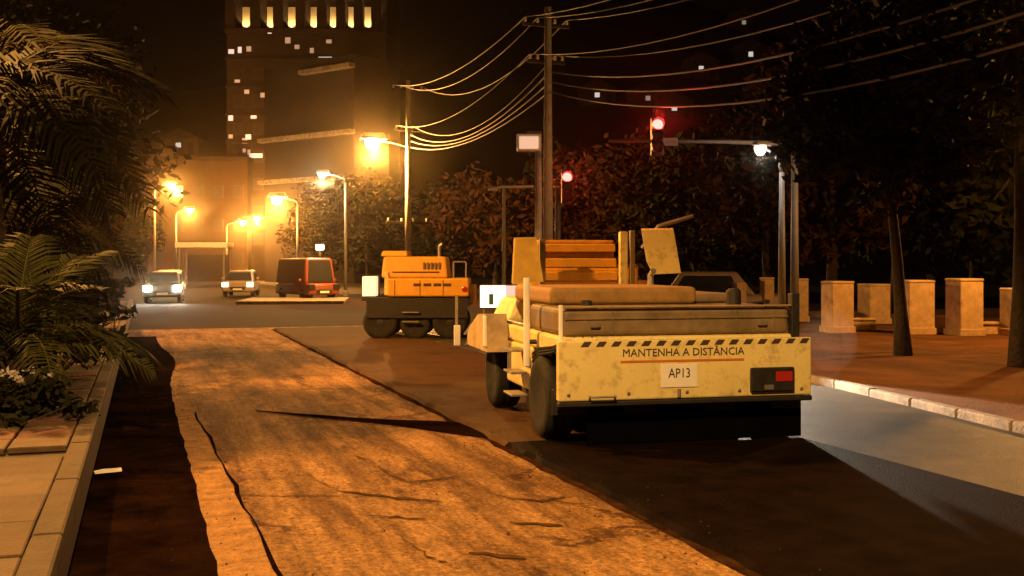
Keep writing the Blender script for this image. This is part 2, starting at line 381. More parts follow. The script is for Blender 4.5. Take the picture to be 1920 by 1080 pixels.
# ---------------------------------------------------------------- lamps
def street_lamp(label, head, base_xy, power, colr=SODIUM, lens=M_lens, group='street lamps along the road', pole=True, size=1.0, z0=0.0, cone=None):
    """head: world point of the lamp; base: foot of its pole"""
    b = Vector((base_xy[0], base_xy[1], z0)); t = thing('street_lamp', label, 'street lamp', b, 0, group)
    hd = Vector(head) - b; d = Vector((hd.x, hd.y, 0)); L = d.length; d.normalize(); top = hd.z - 0.15
    if pole:
        MB().tube([(0, 0, 0), (0, 0, top - 0.4)], [0.1, 0.06], 10).build('pole', M_grey, t, smooth=True)
        MB().lathe([(0, .16), (.25, .15), (.32, .1)], 10, 'Z').build('pole_base', M_grey, t)
    arm = [Vector((0, 0, top - 0.45)), d * 0.12 + Vector((0, 0, top - 0.12)), d * 0.5 * L + Vector((0, 0, top + 0.05)), d * (L - 0.1) + Vector((0, 0, top + 0.12))]
    MB().tube(arm, 0.035, 8).build('arm', M_grey, t, smooth=True)
    ang = math.atan2(d.y, d.x)
    hm = MB().box(-.32 * size, .32 * size, -.13 * size, .13 * size, 0.02, .16 * size, .04, top=(.75, .6, 0, 0)).build('lamp_head', M_grey, t, hd, (0, 0, ang))
    MB().lathe([(-.24 * size, .03), (-.22 * size, .09 * size), (-.15 * size, .15 * size), (-.05 * size, .18 * size), (.03, .17 * size)], 14, 'Z').build('lens', lens, hm, (0.04, 0, 0), smooth=True)
    if power and cone: light('SPOT', 'lamp_light', t, hd - Vector((0, 0, .32 * size)), power, colr, .14, None, cone)   # cut-off luminaire
    elif power: light('POINT', 'lamp_light', t, hd - Vector((0, 0, .36 * size)), power, colr, .14)
    return t
PW = 9000
street_lamp('tall lamp out of view above the viewer at the footway', (-0.2, 1.2, 8.6), (-2.6, 0.6), PW * 1.0, (1.0, .54, .17), cone=146)
street_lamp('tall lamp just outside the view beyond the palms', (-4.6, 18.0, 9.6), (-6.8, 18.0), PW * 2.6, z0=0.34, cone=141)
street_lamp('tall lamp hidden behind the palm fronds', (-7.0, 33, 8.4), (-9.0, 33), PW * 3.4, z0=0.34, cone=142)
pd = W(11.8, 22.3)
street_lamp('park lamp outside the view beside the gate pillars', (pd.x, pd.y, 5.4), (pd.x + 1.2, pd.y), PW * 0.23, z0=0.13)
# the row seen in the distance
U2 = W(-4.87, 50)
street_lamp('brightest orange lamp, bracketed to the far wire pole', at(700, 262, 49.6), U2.xy, PW * 1.7, pole=False, size=2.0)
for px, py, z, bpx, lab, pw, ln, sz, cl in [
    (605, 325, 60, 648, 'small pale lamp on a slim pole left of the wire pole', 2600, M_lensw, 1.2, (1, .75, .45)),
    (520, 370, 76, 558, 'second brightest orange lamp, above the dark red van', 11000, M_lens, 2.2, SODIUM),
    (455, 415, 105, 425, 'faint orange lamp, left one of the close pair', 8000, M_lens, 1.7, SODIUM),
    (483, 408, 112, 512, 'faint orange lamp, right one of the close pair', 8000, M_lens, 1.7, SODIUM),
    (320, 345, 76, 290, 'highest orange lamp of the left-hand row, beside the palms', 8000, M_lens, 1.4, SODIUM),
    (355, 392, 100, 330, 'middle orange lamp of the left-hand row', 8000, M_lens, 1.7, SODIUM),
    (392, 428, 140, 374, 'lowest and farthest orange lamp of the left-hand row', 7500, M_lens, 2.4, SODIUM)]:
    street_lamp(lab, at(px, py, z), W((bpx - CXP) / F * z, z).xy, pw, cl, ln, size=sz)
# slim unlit-looking lamp with a pale head on the park side
street_lamp('tall thin lamp with small white head before the park trees', at(1428, 275, 24), W((1466 - CXP) / F * 24.3, 24.3).xy, 60, (1, .95, .9), emit('pale_lens', (1, .95, .88), 1.2), z0=0.13, size=0.8)

# ---------------------------------------------------------------- wire poles and cables
def wire_pole(label, p, top, arms, group='concrete wire poles'):
    t = thing('wire_pole', label, 'utility pole', (p.x, p.y, 0), 0, group)
    MB().tube([(0, 0, 0), (0, 0, top)], [0.17, 0.1], 12).build('pole', M_concrete, t, smooth=True)
    for k, (h, w_) in enumerate(arms):
        a = MB().box(-w_, w_, .1, .2, h - .06, h + .04, .01, seg=1).build('crossarm', M_bark, t)
        for x in (-w_ + .08, -.28, .28, w_ - .08):
            MB().lathe([(0, .03), (.05, .055), (.09, .03), (.13, .05), (.16, .02)], 8, 'Z').build('insulator', M_white, a, (x, .15, h + .04), smooth=True)
    return t
U1 = W(1.08, 32); U0 = Vector((U1.x - 0.2, -8, 0))
wire_pole('nearest tall concrete wire pole, behind the yellow roller', U1, 9.5, [(9.0, .75), (7.9, .6)])
wire_pole('farther concrete wire pole carrying the brightest orange lamp', U2, 10.4, [(10.0, .75), (8.1, .6), (3.75, 1.0)])
wire_pole('concrete wire pole outside the view holding the cables overhead', U0, 9.5, [(9.0, .75), (7.9, .6)])
cabs = [(9.2, 10.2, -.67, 'highest overhead cable on the road side'), (9.2, 10.2, .67, 'highest overhead cable on the park side'), (9.2, 10.2, -.28, 'overhead cable second from the road side at the top'),
        (8.1, 8.3, -.52, 'overhead cable on the lower crossarm, road side'), (8.1, 8.3, .28, 'overhead cable on the lower crossarm, park side'),
        (7.6, 7.9, .12, 'overhead cable clamped below the lower crossarm'), (7.3, 7.6, .13, 'overhead cable next to lowest in the bundle'), (7.0, 7.3, .12, 'lowest and slackest overhead cable in the bundle')]
for i, (h1, h2, off, lab) in enumerate(cabs):
    pts = []
    for a_, b2, ha, hb, sag in ((U0, U1, h1 + (1.2 if i > 2 else .6), h1, 1.9 + .12 * i), (U1, U2, h1, h2, 0.7 + 0.09 * ((i * 5) % 7))):
        for k in range(25 if a_ is U0 else 18):
            t = k / (24 if a_ is U0 else 17)
            if a_ is U1 and k == 0: continue
            p = a_.lerp(b2, t); pts.append((p.x + off, p.y + .15, ha + (hb - ha) * t - sag * 4 * t * (1 - t)))
    tag(MB().tube(pts, 0.018 if i < 5 else 0.026, 5).build('overhead_cable', M_cable, None, smooth=True), lab, 'cable', 'overhead cables')

# pole with flood lamp box and long arm, in front of the wire pole
n0 = W(.69, 28); z = 28
t = thing('flood_lamp_pole', 'slim grey pole with boxy flood lamp on top and a thin side arm', 'lamp pole', (n0.x, n0.y, .13), -YAW)
MB().tube([(0, 0, 0), (0, 0, 5.0)], [.11, .085], 10).build('pole', M_concrete, t, smooth=True)
fl = MB().box(-.56, .06, -.16, .16, 4.62, 5.08, .03, top=(1.05, .8, 0, 0)).build('flood_lamp', M_white, t)
MB().box(-.50, 0, -.18, -.155, 4.68, 5.0, .004, seg=1).build('front_glass', emit('flood_glass', (1.0, .66, .42), .8), fl)
MB().box(-.3, .1, -.03, .03, 5.08, 5.16, .01).build('bracket', M_grey, fl)
tp = W((945 - CXP) / F * 36, 36)
t = thing('lamp_post', 'thin unlit T-shaped lamp post just left of the flood lamp pole', 'lamp post', (tp.x, tp.y, 0), -YAW)
MB().tube([(0, 0, 0), (0, 0, 4.38)], [.07, .05], 8).build('pole', M_concrete, t, smooth=True)
ar = MB().tube([(-.4, 0, 4.36), (0, 0, 4.40), (1.0, 0, 4.42)], .045, 8).build('arm', M_white, t, smooth=True)
MB().box(-.55, -.2, -.08, .08, 4.27, 4.37, .02).build('lamp_head', M_white, ar)

# traffic signals
def signal(label, px, py, z, polepx, arm_py, kind):
    c = at(px, py, z); b = W((polepx - CXP) / F * z, z); b.z = 0.13
    t = thing('traffic_signal', label, 'traffic signal', b, -YAW, 'traffic signals showing red')
    rx = (px - polepx) / F * z; hz = c.z - b.z; ha = H + (HY - arm_py) / F * z - b.z
    top = max(hz, ha) + (.1 if kind == 'mast' else -.3)
    MB().tube([(0, 0, 0), (0, 0, ha if kind == 'mast' else hz - .3)], [.11, .075], 10).build('pole', M_grey, t, smooth=True)
    s = 1 if rx > 0 else -1
    if kind == 'mast':
        MB().tube([(0, 0, ha - .05), (rx * .5, 0, ha), (rx * 1.35, 0, ha + .03)], [.06, .05, .04], 8).build('mast_arm', M_grey, t, smooth=True)
        MB().box(rx - .05, rx + .5, -.05, -.02, ha - .1, ha + .1, .01, seg=1).build('name_board', M_grey, t)
    else:
        MB().tube([(-.12, 0, ha), (.32, 0, ha)], .03, 8).build('bracket', M_white, t)
    hs = MB().box(rx - .15, rx + .15, -.1, .1, hz - .75, hz + .19, .03).build('signal_housing', M_black, t)
    for k in range(3):
        zc = hz - k * .28
        MB().lathe([(-.15, .09), (-.135, .13), (-.08, .135)], 14, 'Y', (rx, 0, zc)).build('signal_lamp', M_red if k == 0 else M_dim, hs, smooth=True)
        hood = MB()
        hood.tube([(rx, -.24, zc + .02), (rx, -.1, zc)], .15, 14, cap=False); hood.build('visor', M_black, hs)
    light('SPOT', 'signal_light', t, (rx, -.28, hz), 350, (1, .03, .025), .08, (R(84), 0, R(180)), 58)
    return t
signal('red traffic signal hung high from a long arm before the trees', 1232, 235, 26, 1490, 266, 'mast')
signal('red traffic signal on a short pole behind the wire pole', 1063, 333, 30, 1046, 350, 'post')

# ---------------------------------------------------------------- rollers
def tyre(parent, x, y, r, w, rim_m=M_yellow2, side=-1, share={}):
    k = (r, w)
    if k not in share:
        a = MB().lathe([(-w * .42, r * .55), (-w * .5, r * .7), (-w * .48, r * .9), (-w * .38, r * .985), (-w * .13, r), (-w * .12, r * .97), (-w * .04, r * .97), (-w * .03, r),
            (w * .03, r), (w * .04, r * .97), (w * .12, r * .97), (w * .13, r), (w * .38, r * .985), (w * .48, r * .9), (w * .5, r * .7), (w * .42, r * .55)], 28, 'X').mesh('tyre', M_rubber, True)
        b = MB().lathe([(-w * .36, .03), (-w * .3, r * .2), (-w * .2, r * .3), (-w * .36, r * .5), (-w * .40, r * .57), (w * .4, r * .57), (w * .36, r * .5), (w * .2, r * .3), (w * .3, r * .2), (w * .36, .03)], 20, 'X').mesh('rim', rim_m, False)
        share[k] = (a, b)
    t = place('tyre', share[k][0], parent, (x, y, r)); place('rim', share[k][1], t); return t

rb = W(1.70, 10.44); RA = -(YAW - math.atan(0.23))
ro = thing('road_roller', 'large yellow pneumatic roller seen from behind, with warning teeth and lettering', 'road roller', (rb.x, rb.y, 0.035), RA)
RH = 1.335
# wheels
for x in (-1.16, -.42, .42, 1.14): tyre(ro, x, .70, .42, .32)
for x in (-1.14, -.4, .4, 1.1): tyre(ro, x, 3.1, .42, .32)
MB().tube([(-1.15, .70, .42), (1.15, .70, .42)], .07, 8).build('rear_axle', M_black, ro)
MB().tube([(-1.15, 3.1, .42), (1.15, 3.1, .42)], .07, 8).build('front_axle', M_black, ro)
# body
body = MB().box(-1.24, 1.24, .07, 3.6, .88, 1.06, .03).build('body', M_yellow, ro)
MB().box(-1.0, 1.0, 1.25, 2.55, .02, .878, .04).build('ballast_box', M_black, ro)
MB().box(-1.245, -1.0, 1.25, 2.45, .40, .876, .03).build('fuel_tank', M_yellow, ro)
MB().box(1.0, 1.245, 1.25, 2.45, .40, .876, .03).build('water_tank', M_yellow, ro)
rear = MB().box(-1.30, 1.335, -.03, .055, .455, 1.03, .016).build('rear_plate', M_yellow, ro)
MB().box(-1.30, 1.335, -.05, .04, .40, .45, .01, seg=1).build('bumper_bar', M_black, ro)
for i in range(16):                                                # black teeth along the plate's upper edge
    x = -1.08 + i * .152
    MB().poly([(x, -.036, .975), (x + .075, -.036, .975), (x + .11, -.036, 1.022), (x + .035, -.036, 1.022)], (0, .004, 0)).build('warning_tooth', M_letter, rear)
tx = text('lettering', 'MANTENHA A DISTÂNCIA', .105, M_letter, rear, (-.03, -.034, .905), (R(90), 0, 0), 0, 1.0)
wd = max(v.co.x for v in tx.data.vertices) - min(v.co.x for v in tx.data.vertices); tx.scale.x = 1.26 / wd; tx['kind'] = 'stuff'
MB().box(-.68, .60, -.036, -.0305, .815, .835).build('reflective_strip', mat('orange_tape', (.55, .16, .04), .4, 0, .1, 5, 0), rear)
npl = MB().box(-.27, .11, -.040, -.031, .565, .79, .003, seg=1).build('number_plate', M_white, rear)
text('plate_number', 'AP13', .13, M_letter, npl, (-.08, -.042, .70), (R(90), 0, 0), 0, .82)
MB().tube([(-.085, -.04, .47), (-.085, -.04, .55)], .018, 8).build('tow_pin', M_steel, rear)
tl = MB().box(.66, 1.13, -.075, -.031, .50, .74, .012, seg=1).build('tail_light_box', M_black, rear)
MB().box(.92, 1.10, -.085, -.076, .60, .70, .006, seg=1).build('red_lens', M_redlens, tl)
MB().box(.80, .90, -.085, -.076, .52, .57, .004, seg=1).build('reflector', M_steel, tl)
for x in (-1.2, -.6, 0.0, .55, 1.22):
    MB().lathe([(-.045, .012), (-.04, .018), (-.03, .018)], 8, 'Y', (x, 0, .52)).build('bolt', M_steel, rear)
# grimy rear hood with ribs
hood = MB().box(-1.22, 1.16, .10, 1.45, 1.062, 1.335, .05, seg=3).build('rear_hood', M_brown, ro)
for x in (-.72, .58, .98): MB().box(x - .01, x + .01, .09, .1, 1.08, 1.31, .003, seg=1).build('seam_rib', M_brown, hood)
MB().box(-1.20, 1.14, .085, .098, 1.225, 1.245, .003, seg=1).build('fold_rib', M_brown, hood)
MB().box(-1.26, 1.2, .06, .13, 1.338, 1.354, .006, seg=1).build('hood_rim', mat('worn_rim', (.3, .2, .11), .6, 0, .3, 6, 0), hood)
MB().tube([(-1.25, .06, 1.03), (-1.25, .06, 1.37)], .022, 8).build('corner_post', M_white, ro)
MB().box(1.16, 1.25, .05, .14, 1.03, 1.47, .01).build('corner_bracket', M_black, ro)
# operator station
MB().box(-1.2, 1.2, 1.5, 2.7, 1.062, 1.10, .01, seg=1).build('platform', M_steel, ro)
se = MB().box(-.3, .2, 1.7, 2.15, 1.12, 1.20, .03).build('seat', M_seat, ro)
MB().box(-.3, .2, 1.66, 1.74, 1.20, 1.33, .03).build('seat_back', M_seat, se)
MB().box(-.28, .18, 2.45, 2.65, 1.1, 1.40, .03, top=(.8, .6, 0, -.05)).build('console', M_yellow, ro)
for x in (.6, .75): MB().tube([(x, 2.5, 1.06), (x + .02, 2.45, 1.38)], .012, 6).build('lever', M_steel, ro)
MB().box(-1.12, .52, .95, 2.6, 1.337, 1.52, .05, seg=3).build('engine_cover', mat('dusty_orange', (.30, .17, .05), .7, 0, .3, 4, .08, dirt=((.1, .06, .03), 4, .7)), ro)
MB().box(.54, 1.1, 1.2, 2.6, 1.337, 1.44, .04, seg=3).build('battery_cover', M_brown, ro)
# latches, hinges, hoses and caps
for x in (-.9, .85): MB().box(x - .05, x + .05, .06, .085, 1.15, 1.19, .008, seg=1).build('hood_latch', M_steel, hood)
for x in (-.95, 0, .95): MB().tube([(x - .07, .09, 1.345), (x + .07, .09, 1.345)], .018, 8).build('hinge', M_steel, hood)
for k in range(3): MB().tube([(-1.1 + .09 * k, .09, 1.05), (-1.26 - .02 * k, .3, .95 - .03 * k), (-1.27, .8, .9 - .03 * k), (-1.22, 1.3, .8 - .04 * k)], .016, 6).build('hydraulic_hose', M_rubber, ro, smooth=True)
MB().lathe([(0, .06), (.05, .06), (.06, .03)], 12, 'Z', (-.8, .7, 1.335)).build('filler_cap', M_black, hood)
MB().lathe([(0, .08), (.14, .08), (.17, .05)], 14, 'Z', (.85, .75, 1.335)).build('air_filter', M_black, hood)
MB().tube([(-1.0, -.06, .50), (-1.0, -.11, .50), (-.75, -.11, .50), (-.75, -.06, .50)], .012, 6).build('tie_ring', M_steel, rear)
MB().box(-1.18, 1.18, 2.72, 3.7, 1.062, 1.36, .06, top=(.9, .8, 0, -.06)).build('front_hood', M_yellow, ro)
MB().tube([(.75, 3.0, 1.3), (.75, 3.0, 1.62), (.75, 2.9, 1.68)], .04, 10).build('exhaust', M_steel, ro)
# left flank as the photo shows it: step, sloping fender, mirror post with a reflector
fd = MB().poly([(-1.5, 2.35, .74), (-1.5, 3.72, .74), (-1.5, 3.5, .96), (-1.5, 2.9, 1.16), (-1.5, 2.45, 1.18)], (.255, 0, 0)).build('front_fender', mat('dusty_fender', (.42, .31, .17), .7, 0, .3, 4, .1), ro)
MB().box(-1.53, -1.5, 2.36, 2.46, .80, 1.16, .008, seg=1).build('fender_edge', M_white, fd)
for k in range(3): MB().box(-1.44, -1.26, 1.35, 1.75, .34 + k * .24, .365 + k * .24, .005, seg=1).build('step', M_steel, ro)
MB().tube([(-1.345, 1.05, .70), (-1.345, 1.05, 1.62)], .035, 8).build('side_post', M_white, ro)
MB().tube([(-1.24, 1.05, .95), (-1.345, 1.05, .95)], .025, 8).build('post_bracket', M_black, ro)
mp = MB().tube([(-1.24, 3.5, .97), (-1.5, 3.66, .72), (-1.62, 3.72, .75), (-1.62, 3.72, 1.35)], .02, 8).build('marker_post', M_steel, ro)
MB().box(-1.66, -1.58, 3.66, 3.69, .72, .98, .006, seg=1).build('reflector', M_white, mp)
MB().box(-.96, 1.32, .16, .20, .012, .46).build('underbody_shade', mat('underbody_black', (.002, .002, .002), .95, 0, .2, 5, .1, spec=0), ro)  # added black sheet: makes the underside's shade solid and stops light passing below
for x in (-1.16, -.42, .42, 1.14): MB().box(x - .16, x + .16, .12, .15, .30, .56, .01, seg=1).build('scraper', M_black, ro)

# second roller, side-on
p2 = W(-2.25, 26.2); r2 = thing('road_roller', 'smaller deep yellow roller seen from its side on the far lane', 'road roller', (p2.x, p2.y, 0), -YAW)
def wheel_y(parent, x, y, r, w, m=M_rubber):
    t = MB().lathe([(-w * .42, r * .55), (-w * .5, r * .75), (-w * .45, r * .93), (-w * .3, r), (w * .3, r), (w * .45, r * .93), (w * .5, r * .75), (w * .42, r * .55)], 22, 'Y').build('tyre', m, parent, (x, y, r), smooth=True)
    MB().lathe([(-w * .44, .02), (-w * .40, r * .3), (-w * .3, r * .5), (-w * .38, r * .57), (w * .38, r * .57), (w * .3, r * .5), (w * .4, r * .3), (w * .44, .02)], 16, 'Y').build('rim', M_black, t)
    return t
for y in (-.75, 0, .75):
    wheel_y(r2, -.88, y, .42, .3); wheel_y(r2, .78, y, .42, .3)
wheel_y(r2, -.05, -.75, .36, .26); wheel_y(r2, -.05, .75, .36, .26)
MB().box(-.72, 1.22, -.78, .78, 1.02, 1.46, .04).build('body', M_yellow2, r2)
for k in range(4): MB().box(-.10 + k * .24, .08 + k * .24, -.788, -.781, 1.27, 1.34).build('marking', M_letter, r2)
MB().box(-1.15, 1.25, -.7, .7, .8, 1.018, .02).build('chassis', M_black, r2)
h2 = MB().box(-.88, .72, -.7, .7, 1.462, 1.98, .06, top=(.94, .9, 0, 0)).build('engine_hood', M_yellow2, r2)
MB().box(-.9, -.25, -.6, .6, 1.982, 2.12, .04, top=(.9, .9, 0, 0)).build('hood_cap', M_yellow2, h2)
MB().box(-.80, -.70, -.72, -.705, 1.05, 1.62, .01, seg=1).build('door_post', M_yellow, r2)
for x in (-.55, .05, .6): MB().box(x, x + .012, -.79, -.781, 1.06, 1.42).build('panel_gap', M_letter, r2)
MB().box(-.62, .5, -.706, -.69, 1.60, 1.62).build('trim_strip', M_letter, h2)
for k in range(5): MB().box(.12 + k * .09, .17 + k * .09, -.70, -.68, 1.68, 1.84, .004, seg=1).build('louvre', M_brown, h2)
MB().tube([(.45, .2, 1.95), (.45, .2, 2.25), (.52, .2, 2.3)], .04, 10).build('exhaust', M_steel, h2)
MB().lathe([(-.8, .05), (-.79, .07), (-.76, .07)], 12, 'Y', (1.12, 0, 1.2)).build('side_lamp', M_redlens, r2)
for k in range(2): MB().box(-.35, .05, -1.0, -.93, .42 + k * .22, .45 + k * .22, .005, seg=1).build('step', M_steel, r2)
lp = MB().box(-1.33, -1.0, -.72, -.3, 1.03, 1.5, .02).build('lit_panel', emit('glowing_white_panel', (1.0, .82, .55), 1.0), r2)  # panel glows by emission, standing in for headlights shining on it
MB().box(-1.2, 1.2, -.93, -.915, .52, 1.0, .01, seg=1).build('side_skirt', M_black, r2)
MB().box(-1.36, -.97, -.29, -.2, 1.02, 1.53, .01, seg=1).build('panel_housing', M_black, r2)
MB().box(-1.35, -.72, -.68, .68, .92, 1.018, .01, seg=1).build('front_frame', M_black, r2)
MB().box(1.22, 1.36, -.6, .6, .85, 1.3, .03).build('rear_weight', M_yellow2, r2)
for x in (.85, 1.15): MB().tube([(x, -.66, 1.45), (x, -.66, 1.85)], .02, 6).build('rail_post', M_steel, r2)
MB().tube([(.85, -.66, 1.85), (1.15, -.66, 1.85)], .02, 6).build('handrail', M_steel, r2)

# ---------------------------------------------------------------- paver with raised hopper wings
p3 = W(1.4, 19.6); pv = thing('asphalt_paver', 'yellow asphalt paver with raised hopper wings, ahead of the large roller', 'paver', (p3.x, p3.y, 0.0), -YAW + R(5))
for s_ in (-1, 1):
    tr = MB(); prof = [(-1.2, .35), (-1.05, .1), (-.9, .04), (1.3, .04), (1.5, .12), (1.6, .38), (1.45, .68), (1.3, .74), (-.9, .74), (-1.08, .66)]
    tr.poly([(s_ * .75 - .17, y, z_) for y, z_ in prof], (.34, 0, 0)); tk = tr.build('track', M_rubber, pv)
    for k in range(4): MB().lathe([(-.19, .05), (-.18, .2), (.18, .2), (.19, .05)], 14, 'X', (s_ * .75, -.75 + k * .65, .3)).build('track_roller', M_steel, tk)
MB().box(-1.1, 1.15, -.2, 2.2, .74, 1.5, .05).build('body', M_yellow2, pv)
MB().box(-.95, 1.0, .3, 2.1, 1.5, 1.8, .04).build('engine_deck', M_yellow2, pv)
hp = MB().box(-.85, .85, -.32, -.24, .62, 1.72, .02).build('hopper_back', M_yellow2, pv)
for k, (z0, z1, m_) in enumerate([(1.50, 1.66, M_yellow2), (1.74, 1.90, M_yellow2), (2.02, 2.16, M_yellow2)]):
    MB().box(-1.0, .47, -.40 + .1 * k, -.33 + .1 * k, z0, z1, .012, seg=1).build('cross_bar', m_, pv)
MB().box(-.95, .47, -.09, .9, 1.8, 2.24, .04).build('material_guard', mat('rust_orange', (.5, .22, .04), .6, 0, .3, 4, .05), pv)
MB().poly([(.82, -.80, 2.40), (1.40, -.80, 2.41), (1.48, -1.02, 1.64), (.98, -1.02, 1.62), (.88, -.95, 1.85)], (.02, .09, .03)).build('hopper_wing', M_yellow, pv)
MB().poly([(-1.40, -.62, 2.24), (-1.02, -.62, 2.25), (-.98, -1.3, 1.5), (-1.5, -1.3, 1.45)], (-.02, .09, .03)).build('hopper_wing', mat('dull_yellow', (.36, .25, .06), .6, 0, .2, 3, .05), pv)
MB().box(.48, .62, -.6, -.45, .9, 2.38, .01, seg=1).build('wing_post', M_yellow, pv)
MB().box(.66, .75, -.62, -.5, .9, 2.40, .01, seg=1).build('wing_post', M_brown, pv)
MB().box(-.96, -.86, -.6, -.48, .9, 2.25, .01, seg=1).build('wing_post', M_brown, pv)
MB().box(-1.45, 1.55, -1.3, -.4, .30, .62, .04).build('hopper_floor', M_yellow2, pv)
MB().box(-1.3, 1.6, -1.45, -1.32, .9, 1.22, .02).build('front_apron', M_yellow, pv)
MB().tube([(-1.2, -1.5, .5), (1.4, -1.5, .5)], .09, 10).build('push_roller', M_steel, pv)
bo = MB().tube([(1.2, .9, 2.1), (1.5, .8, 2.52), (2.15, .7, 2.72)], [.05, .05, .04], 8).build('light_boom', M_grey, pv)
se = MB().box(-.2, .25, 1.5, 1.9, 1.8, 1.92, .03).build('seat', M_seat, pv); MB().box(-.2, .25, 1.86, 1.95, 1.92, 2.3, .03).build('seat_back', M_seat, se)
wl = MB().box(1.25, 1.45, -1.56, -1.47, .92, 1.06, .015).build('work_lamp', M_black, pv)
MB().box(1.27, 1.43, -1.575, -1.561, .94, 1.04).build('lamp_glass', M_head, wl)
light('SPOT', 'work_light', pv, (1.35, -1.66, 1.0), 7000, (1.0, .86, .64), .08, (R(75), 0, R(180 + 7)), 40)

# ---------------------------------------------------------------- lit sign
sg = thing('lit_sign', 'small bright white sign panel between the two rollers', 'sign', W(-.24, 23.6), -YAW)
MB().box(-.48, .46, 0, .1, .82, 1.34, .02).build('cabinet', M_grey, sg)
fc = MB().box(-.46, .10, -.012, -.002, .84, 1.32).build('white_face', emit('sign_white', (.95, 1.0, .90), 2.2), sg)
MB().box(.102, .44, -.012, -.002, .84, 1.32).build('lilac_face', emit('sign_lilac', (.75, .55, .68), .75), sg)
MB().box(-.27, -.17, -.02, -.0125, .90, 1.14).build('green_mark', mat('sign_green', (.05, .12, .04), .5, 0, .1, 5, 0), fc)
MB().box(-.235, -.205, -.02, -.0125, 1.16, 1.20).build('green_dot', mat('sign_green', (.05, .12, .04)), fc)
for x in (-.38, .36): MB().tube([(x, .05, 0), (x, .05, .83)], .025, 8).build('leg', M_grey, sg)
for x in (-.38, .36): MB().box(x - .05, x + .05, -.25, .35, 0, .04, .01, seg=1).build('foot', M_grey, sg)

# ---------------------------------------------------------------- vehicles in the distance
def car(label, p, rz, paint, lights=True, h=1.45, cat='car', van=False, lamp_m=None):
    t = thing('car' if not van else 'van', label, cat, (p.x, p.y, 0), rz)
    L, Wd = 4.2, 1.72
    b = MB(); b.box(-Wd / 2, Wd / 2, -L / 2, L / 2, .28, .86, .12, top=(.93, .97, 0, 0), seg=3); b.build('body', paint, t, smooth=True)
    if van: MB().box(-Wd * .48, Wd * .48, -L * .40, L / 2 - .05, .84, h, .1, top=(.86, .92, 0, .05)).build('cabin', paint, t)
    else: MB().box(-Wd * .45, Wd * .45, -L * .27, L * .40, .84, h, .08, top=(.8, .62, 0, .05)).build('cabin', paint, t)
    y0 = -L * .40 if van else -L * .27
    MB().poly([(-.66, y0 - .0, .92), (.66, y0 - .0, .92), (.56, y0 + (.16 if van else .36), h - .12), (-.56, y0 + (.16 if van else .36), h - .12)], (0, -.03, .02)).build('windscreen', M_glass, t)
    for s_ in (-1, 1):
        MB().poly([(s_ * .79, y0 + .5, .92), (s_ * .79, L * .33, .92), (s_ * .69, L * .25, h - .12), (s_ * .69, y0 + .75, h - .12)], (s_ * .02, 0, 0)).build('side_window', M_glass, t)
        for y in (-1.3, 1.3):
            w_ = MB().lathe([(-.1, .16), (-.11, .24), (-.08, .31), (.08, .31), (.11, .24), (.1, .16)], 16, 'X').build('wheel', M_rubber, t, (s_ * .74, y, .31), smooth=True)
        MB().box(s_ * .66 - .18, s_ * .66 + .18, -L / 2 - .03, -L / 2 + .1, .55, .81, .03).build('headlight', (lamp_m or M_head) if lights else M_glass, t)
        MB().box(s_ * .94 - .07, s_ * .94 + .07, y0 + .35, y0 + .45, .95, 1.07, .02).build('wing_mirror', paint, t)
    MB().box(-.4, .4, -L / 2 - .03, -L / 2 + .02, .42, .56, .01, seg=1).build('grille', M_black, t)
    MB().box(-.24, .24, -L / 2 - .045, -L / 2 - .031, .38, .48).build('licence_plate', M_white, t)
    if lights and not lamp_m:
        for s_ in (-1, 1): light('SPOT', 'beam', t, (s_ * .66, -L / 2 - .08, .68), 600, (1, .9, .72), .06, (R(80), 0, R(180)), 70)
    return t
P_silver = mat('silver_paint', (.14, .13, .12), .35, .3, .08, 3, 0); P_red = mat('dark_red_paint', (.16, .035, .02), .4, 0, .1, 3, 0)
P_dark = mat('dark_paint', (.035, .03, .03), .3, 0, .1, 3, 0); P_cream = mat('cream_paint', (.3, .22, .14), .4, 0, .1, 3, 0)
c0 = W(-16.6, 51)
car('silver car facing the viewer with both headlights on, beside the palms', c0, -YAW + R(15), P_silver)
car('cream car behind the silver one, its one visible headlight weak', W(-19.9, 62), -YAW + R(15), P_cream, lamp_m=emit('weak_headlight', (1, .85, .6), 2.5))
car('small cream car stopped left of the dark red van', W(-15.2, 60), -YAW + R(8), P_cream, lamp_m=emit('weak_headlight', (1, .85, .6), 2.5))
vn = car('dark red van with orange-lit roof under the second brightest lamp', W(-10.4, 54), -YAW + R(35), P_red, False, 2.1, 'van', True)
car('parked car painted pale for the gleam on its roof between paver and park pillars', W(6.6, 34.0), -YAW + R(78), P_cream, False, 1.55)  # cream paint stands in for a gleam on a dark car
# flat-roofed shelter beyond the cars
sh = thing('shelter', 'flat pale roofed shelter on posts behind the headlight cars', 'shelter', W(-26.5, 92), -YAW)
MB().box(-2.2, 2.2, -1.2, 1.2, 3.2, 3.65, .05).build('roof', M_white, sh)
for x in (-1.9, 1.9):
    for y in (-1, 1): MB().tube([(x, y, 0), (x, y, 3.2)], .08, 8).build('post', M_grey, sh)
MB().box(-1.9, 1.9, 1.0, 1.08, .3, 2.6).build('back_panel', M_build, sh)
# low light on a short post
bl = thing('post_light', 'small white light on a short post above the dark red van', 'light', W(-10.9, 60.5), -YAW)
MB().tube([(0, 0, 0), (0, 0, 2.6)], .05, 8).build('post', M_grey, bl)
MB().box(-.22, .22, -.1, .1, 2.6, 2.9, .04).build('lamp', M_lensw, bl)

